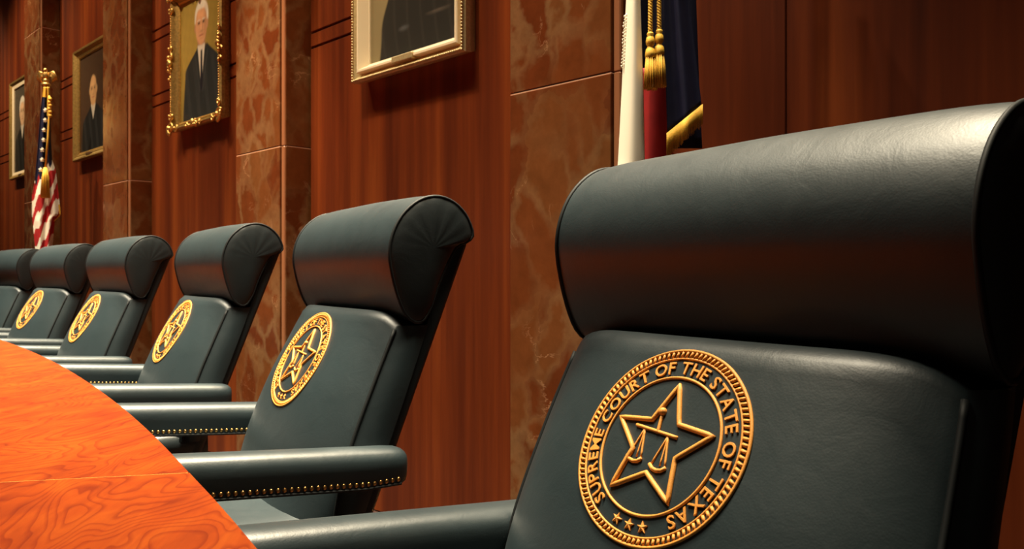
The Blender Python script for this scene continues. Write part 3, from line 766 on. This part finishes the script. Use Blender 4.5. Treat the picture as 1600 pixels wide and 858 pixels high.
# ------------------------------------------------------------------ flags
RIGHT = Vector((0.6988, 0.7155, 0)); AWAY = VIEW
FS = 0.72
def flag_pt(d, px, py, off=0.0):      # a spot measured at distance d, off nearer to the room
    q = d - off*FS
    return RIGHT*((px-800)/FPX*q) + AWAY*q + Vector((0, 0, EYE + (429-py)/FPX*q))
def sheet(name, mat, parent, left, right, ys, d, off, folds=1.5, amp=0.02, phase=0.0, thick=0.003, nx=24, cup=0.0, matfn=None, mats=None):
    ys = list(ys); V = []; F = []
    o = parent.location if parent is not None else Vector((0, 0, 0))
    for y in ys:
        l, r = left(y), right(y)
        for i in range(nx+1):
            t = i/nx
            dep = off + amp*math.cos(2*PI*folds*t + phase + 0.004*y) + cup*math.sin(PI*t)
            V.append(flag_pt(d, l + (r-l)*t, y, dep) - o)
    n = nx+1; m = len(ys)
    F = [(j*n+i, j*n+i+1, (j+1)*n+i+1, (j+1)*n+i) for j in range(m-1) for i in range(nx)]
    me = bpy.data.meshes.new(name); me.from_pydata([tuple(v) for v in V], [], F)
    if mats:
        for q in mats: me.materials.append(q)
        for k, p in enumerate(me.polygons): p.material_index = matfn((k % nx + 0.5)/nx, ys[k//nx])
    else: me.materials.append(mat)
    for p in me.polygons: p.use_smooth = True
    ob = link(bpy.data.objects.new(name, me), parent)
    so = ob.modifiers.new('thickness', 'SOLIDIFY'); so.thickness = thick
    return ob
def L1(xs, ys): return lambda y: float(np.interp(y, ys, xs))

# --- flag with white, red and navy fields beside the nearest chair
d1 = 2.10
base1 = flag_pt(d1+0.06, 1022, 429, 0); base1.z = 0
tx = empty('flag_on_stand', base1)
tag(tx, 'hanging white, red and navy flag with gold tassels and fringe behind the nearest chair', 'flag')
yb = [-330, -250, -150, -60, 0, 60, 105, 150, 200, 255, 330, 400]
pxy = np.linspace(-330, 400, 60)
sheet('white_field', M['flag_white'], tx, L1([996, 990, 980, 967, 957, 950], [-330, -150, 0, 255, 330, 400]), L1([1003, 1002, 999, 1004, 1006, 1006], [-330, -150, 0, 150, 255, 400]), pxy, d1, 0.05, 0.5, 0.012, PI, cup=0.03)
sheet('navy_field', M['flag_blue'], tx, lambda y: 996, lambda y: 1046, np.linspace(-330, 106, 30), d1, 0.0, 1.0, 0.008)
sheet('red_field', M['flag_red'], tx, lambda y: 998, L1([1046, 1052, 1058], [104, 250, 400]), np.linspace(104, 400, 24), d1, -0.002, 1.2, 0.012, 2.0)
sheet('navy_field', M['flag_blue'], tx, lambda y: 1050, L1([1076, 1092, 1096], [-300, 150, 228]), np.linspace(-300, 232, 30), d1, 0.0, 1.0, 0.010, 1.0)
def navy(t, k):                       # folded front piece with a slanting hem
    return None
V = []; F = []; nx, ny = 26, 40
def hem(t): return 212 - 45*t
for j in range(ny+1):
    q = j/ny
    for i in range(nx+1):
        t = i/nx; y = -300 + (hem(t)+300)*q
        l = float(np.interp(y, [-300, 0, 213], [1034, 1036, 1043])); r = float(np.interp(y, [-300, 0, 170], [1072, 1077, 1097]))
        V.append(flag_pt(d1, l+(r-l)*t, y, 0.05 + 0.025*math.sin(PI*t) + 0.012*math.cos(2*PI*1.6*t+0.5)) - base1)
F = [(j*(nx+1)+i, j*(nx+1)+i+1, (j+1)*(nx+1)+i+1, (j+1)*(nx+1)+i) for j in range(ny) for i in range(nx)]
o = obj('navy_fold', V, F, M['flag_blue'], tx); mo = o.modifiers.new('thickness', 'SOLIDIFY'); mo.thickness = 0.004
b = MB()                              # gold fringe along that hem, strand by strand
for i in range(64):
    t = i/63; y = hem(t); x = 1043 + (1096.5-1043)*t + (t-0.5)*2
    off = 0.052 + 0.025*math.sin(PI*t) + 0.012*math.cos(2*PI*1.6*t+0.5)
    jit = rng.normal(0, 1.6); ln = 27 + 10*(1-t)**2
    b.tube([flag_pt(d1, x, y-4, off+0.003) - base1, flag_pt(d1, x+0.3, y+9, off+0.004) - base1, flag_pt(d1, x+jit*0.35, y+ln+jit, off+rng.normal(0, 0.003)) - base1], [0.0011, 0.0011, 0.0008], 4)
tag(b.build('gold_fringe', M['gold_cloth'], tx), kind='stuff')
b = MB()                              # fringe tips peeping out past the white edge
for y in np.linspace(22, 100, 16):
    x = np.interp(y, [0, 255], [980, 967]); b.tube([flag_pt(d1, x+1, y, 0.05) - base1, flag_pt(d1, x-2.5-rng.random()*2, y+3, 0.05) - base1, flag_pt(d1, x-2-rng.random(), y+8, 0.05) - base1], 0.0018, 5)
tag(b.build('edge_fringe', M['flag_white'], tx), kind='stuff')
def cord_tassel(px0, px1, ptop, pknot, parent, d, off, sc):
    b = MB(); o = parent.location; turns = 26
    for ph in (0, 2*PI/3, 4*PI/3):
        pts = []
        for t in np.linspace(0, 1, 150):
            c = flag_pt(d, px0 + (px1-px0)*t, ptop + (pknot-ptop)*t, off) - o
            a = turns*2*PI*t + ph; pts.append(c + (RIGHT*math.cos(a) + AWAY*math.sin(a))*0.0042*sc)
        b.tube(pts, 0.0046*sc, 6)
    b.build('cord', M['gold_cloth'], parent)
    q = flag_pt(d, px1, pknot, off) - o
    b = MB(); b.lathe([(r*sc, -z*sc) for r, z in ((0.003, -0.004), (0.010, 0.0), (0.012, 0.006), (0.009, 0.011), (0.013, 0.018), (0.0155, 0.030), (0.0145, 0.040), (0.010, 0.046), (0.0105, 0.052), (0.015, 0.058), (0.0175, 0.070), (0.018, 0.082), (0.013, 0.090))][::-1], 14, q)
    b.build('tassel_head', M['gold_cloth'], parent)
    b = MB()
    for k in range(64):
        a = 2.39996*k; rr = 0.016*math.sqrt((k+0.5)/64)
        p0 = q + Vector((rr*0.9*math.cos(a), rr*0.9*math.sin(a), -0.082))*sc
        p1 = q + Vector((rr*1.25*math.cos(a), rr*1.25*math.sin(a), -0.135))*sc
        p2 = q + Vector((rr*1.5*math.cos(a), rr*1.5*math.sin(a), -0.197 + 0.006*rng.random()))*sc
        b.tube([p0, p1, p2], 0.0021*sc, 4)
    tag(b.build('tassel_skirt', M['gold_cloth'], parent), kind='stuff')
cord_tassel(1018.5, 1016, -310, 51, tx, d1, 0.085, 0.72)
cord_tassel(1028, 1030, -310, 47, tx, d1, 0.080, 0.72)
b = MB(); b.lathe([(0.013, 0.03), (0.013, 2.42), (0.03, 2.43), (0.035, 2.46), (0.0, 2.53)], 14); b.build('flag_pole', M['brass'], tx)
b = MB(); b.lathe([(0.15, 0.0), (0.15, 0.02), (0.10, 0.05), (0.04, 0.07), (0.025, 0.10)], 20); b.build('stand_base', M['brass'], tx)

# --- striped flag far left, eagle on top
d2 = 5.85
FS = 0.88
base2 = flag_pt(d2+0.05, 72, 429, 0); base2.z = 0
us = empty('flag_on_stand', base2)
tag(us, 'starred and striped flag on a pole with a golden eagle, far left', 'flag')
lf = L1([68, 64, 59, 54, 50, 50, 55, 52, 44], [136, 165, 230, 287, 305, 335, 388, 430, 470]); rt = L1([77, 78, 79, 81, 87, 94, 95, 86, 80, 74], [136, 160, 220, 250, 268, 325, 336, 345, 400, 470])
def us_mat(t, y):
    x = lf(y) + (rt(y)-lf(y))*t
    if y < 150 or (y < 180 and x > rt(y)-4): return 3
    # canton above a slanting line
    if y < 288 - (x-54)*1.35 + 6*math.sin(x*0.9): return 2
    q = (y*0.55 + (x-50)*1.25 + 3*math.sin(x*0.5 + y*0.05))/11.5
    if y > 318 and x > rt(y) - 3.0 and y < 345: return 3
    return int(q) % 2
sheet('flag_cloth', None, us, lf, rt, np.linspace(136, 470, 170), d2, 0.03, 2.2, 0.018, 0.6, nx=60, cup=0.03, matfn=us_mat, mats=[M['flag_red'], M['flag_white'], M['flag_blue'], M['gold_cloth']])
for k in range(7):                    # the column of stars that shows
    y = 172 + k*15.5; x = lf(y) + 7.0 + (0.5 if k % 2 else -0.3)
    c = flag_pt(d2, x, y, 0.105) - base2; V = [c - AWAY*0.003]
    for j in range(10):
        r = 0.017 if j % 2 == 0 else 0.0075; a = PI*j/5
        V.append(c + RIGHT*(r*math.sin(a)*0.85) + Vector((0, 0, r*math.cos(a))))
    V += [v + AWAY*0.02 for v in V[1:]]
    F = [(0, 1+j, 1+(j+1) % 10) for j in range(10)] + [(1+j, 11+j, 11+(j+1) % 10, 1+(j+1) % 10) for j in range(10)]
    obj('flag_star', V, F, M['flag_white'], us, False)
b = MB()
b.tube([flag_pt(d2, 77, 150, 0.07)-base2, flag_pt(d2, 78, 165, 0.09)-base2, flag_pt(d2, 77, 178, 0.09)-base2, flag_pt(d2, 75, 215, 0.1)-base2, flag_pt(d2, 71, 262, 0.1)-base2], 0.0065, 6)
for y in (155, 160, 165, 170, 175, 181): b.sphere(flag_pt(d2, 77.5 + (y % 2), y, 0.09)-base2, 0.013, 6, 5)
b.build('cord', M['gold_cloth'], us)
b = MB()
for k in range(40):
    a = 2.39996*k; r = 0.022*math.sqrt((k+0.5)/40); q = flag_pt(d2, 71, 262, 0.1)-base2
    b.tube([q + Vector((r*0.4*math.cos(a), r*0.4*math.sin(a), 0)), q + Vector((r*math.cos(a), r*math.sin(a), -0.07)), q + Vector((r*1.4*math.cos(a)-0.005, r*1.4*math.sin(a), -0.21))], 0.0035, 4)
tag(b.build('tassel_skirt', M['gold_cloth'], us), kind='stuff')
ztop = EYE + (429-134)/FPX*d2
b = MB(); b.lathe([(0.017, 0.03), (0.017, ztop)], 12); b.build('flag_pole', M['brass'], us)
b = MB(); b.lathe([(0.16, 0.0), (0.16, 0.02), (0.10, 0.05), (0.04, 0.07), (0.026, 0.10)], 20); b.build('stand_base', M['brass'], us)
eagle = MB()
eagle.lathe([(0.02, 0.0), (0.045, 0.012), (0.05, 0.03), (0.03, 0.045)], 14, (0, 0, ztop))
eagle.sphere((0, 0, ztop+0.062), 0.032, 10, 8)
EG = []
eb = eagle.build('eagle_finial', M['gold_leaf'], us)
b = MB()
b.sphere(Vector((0, 0, ztop+0.115)), 0.038, 10, 8, (0.9, 0.9, 1.25)); b.sphere(Vector((0, 0, ztop+0.168)) - AWAY*0.012, 0.021, 8, 6)
b.tube([Vector((0, 0, ztop+0.168)) - AWAY*0.028, Vector((0, 0, ztop+0.16)) - AWAY*0.05], [0.009, 0.001], 6); b.build('eagle_body', M['gold_leaf'], eb)
for sg in (-1, 1):
    b = MB()
    for k in range(5):
        p0 = RIGHT*(sg*0.03) + Vector((0, 0, ztop+0.135-k*0.006)); p1 = RIGHT*(sg*(0.075-0.004*k)) + Vector((0, 0, ztop+0.155-k*0.012)) + AWAY*0.01
        p2 = RIGHT*(sg*(0.108-0.014*k)) + Vector((0, 0, ztop+0.075-0.008*k)) + AWAY*0.02
        b.tube([p0, p1, (p1+p2)/2 + RIGHT*sg*0.008, p2], [0.012, 0.014, 0.011, 0.004], 6)
    b.build('eagle_wing', M['gold_leaf'], eb)
for o in [eb] + list(eb.children):     # the finial is small: about 0.12 m across
    for v in o.data.vertices: v.co = Vector((v.co.x*0.66, v.co.y*0.66, ztop + (v.co.z-ztop)*0.72))
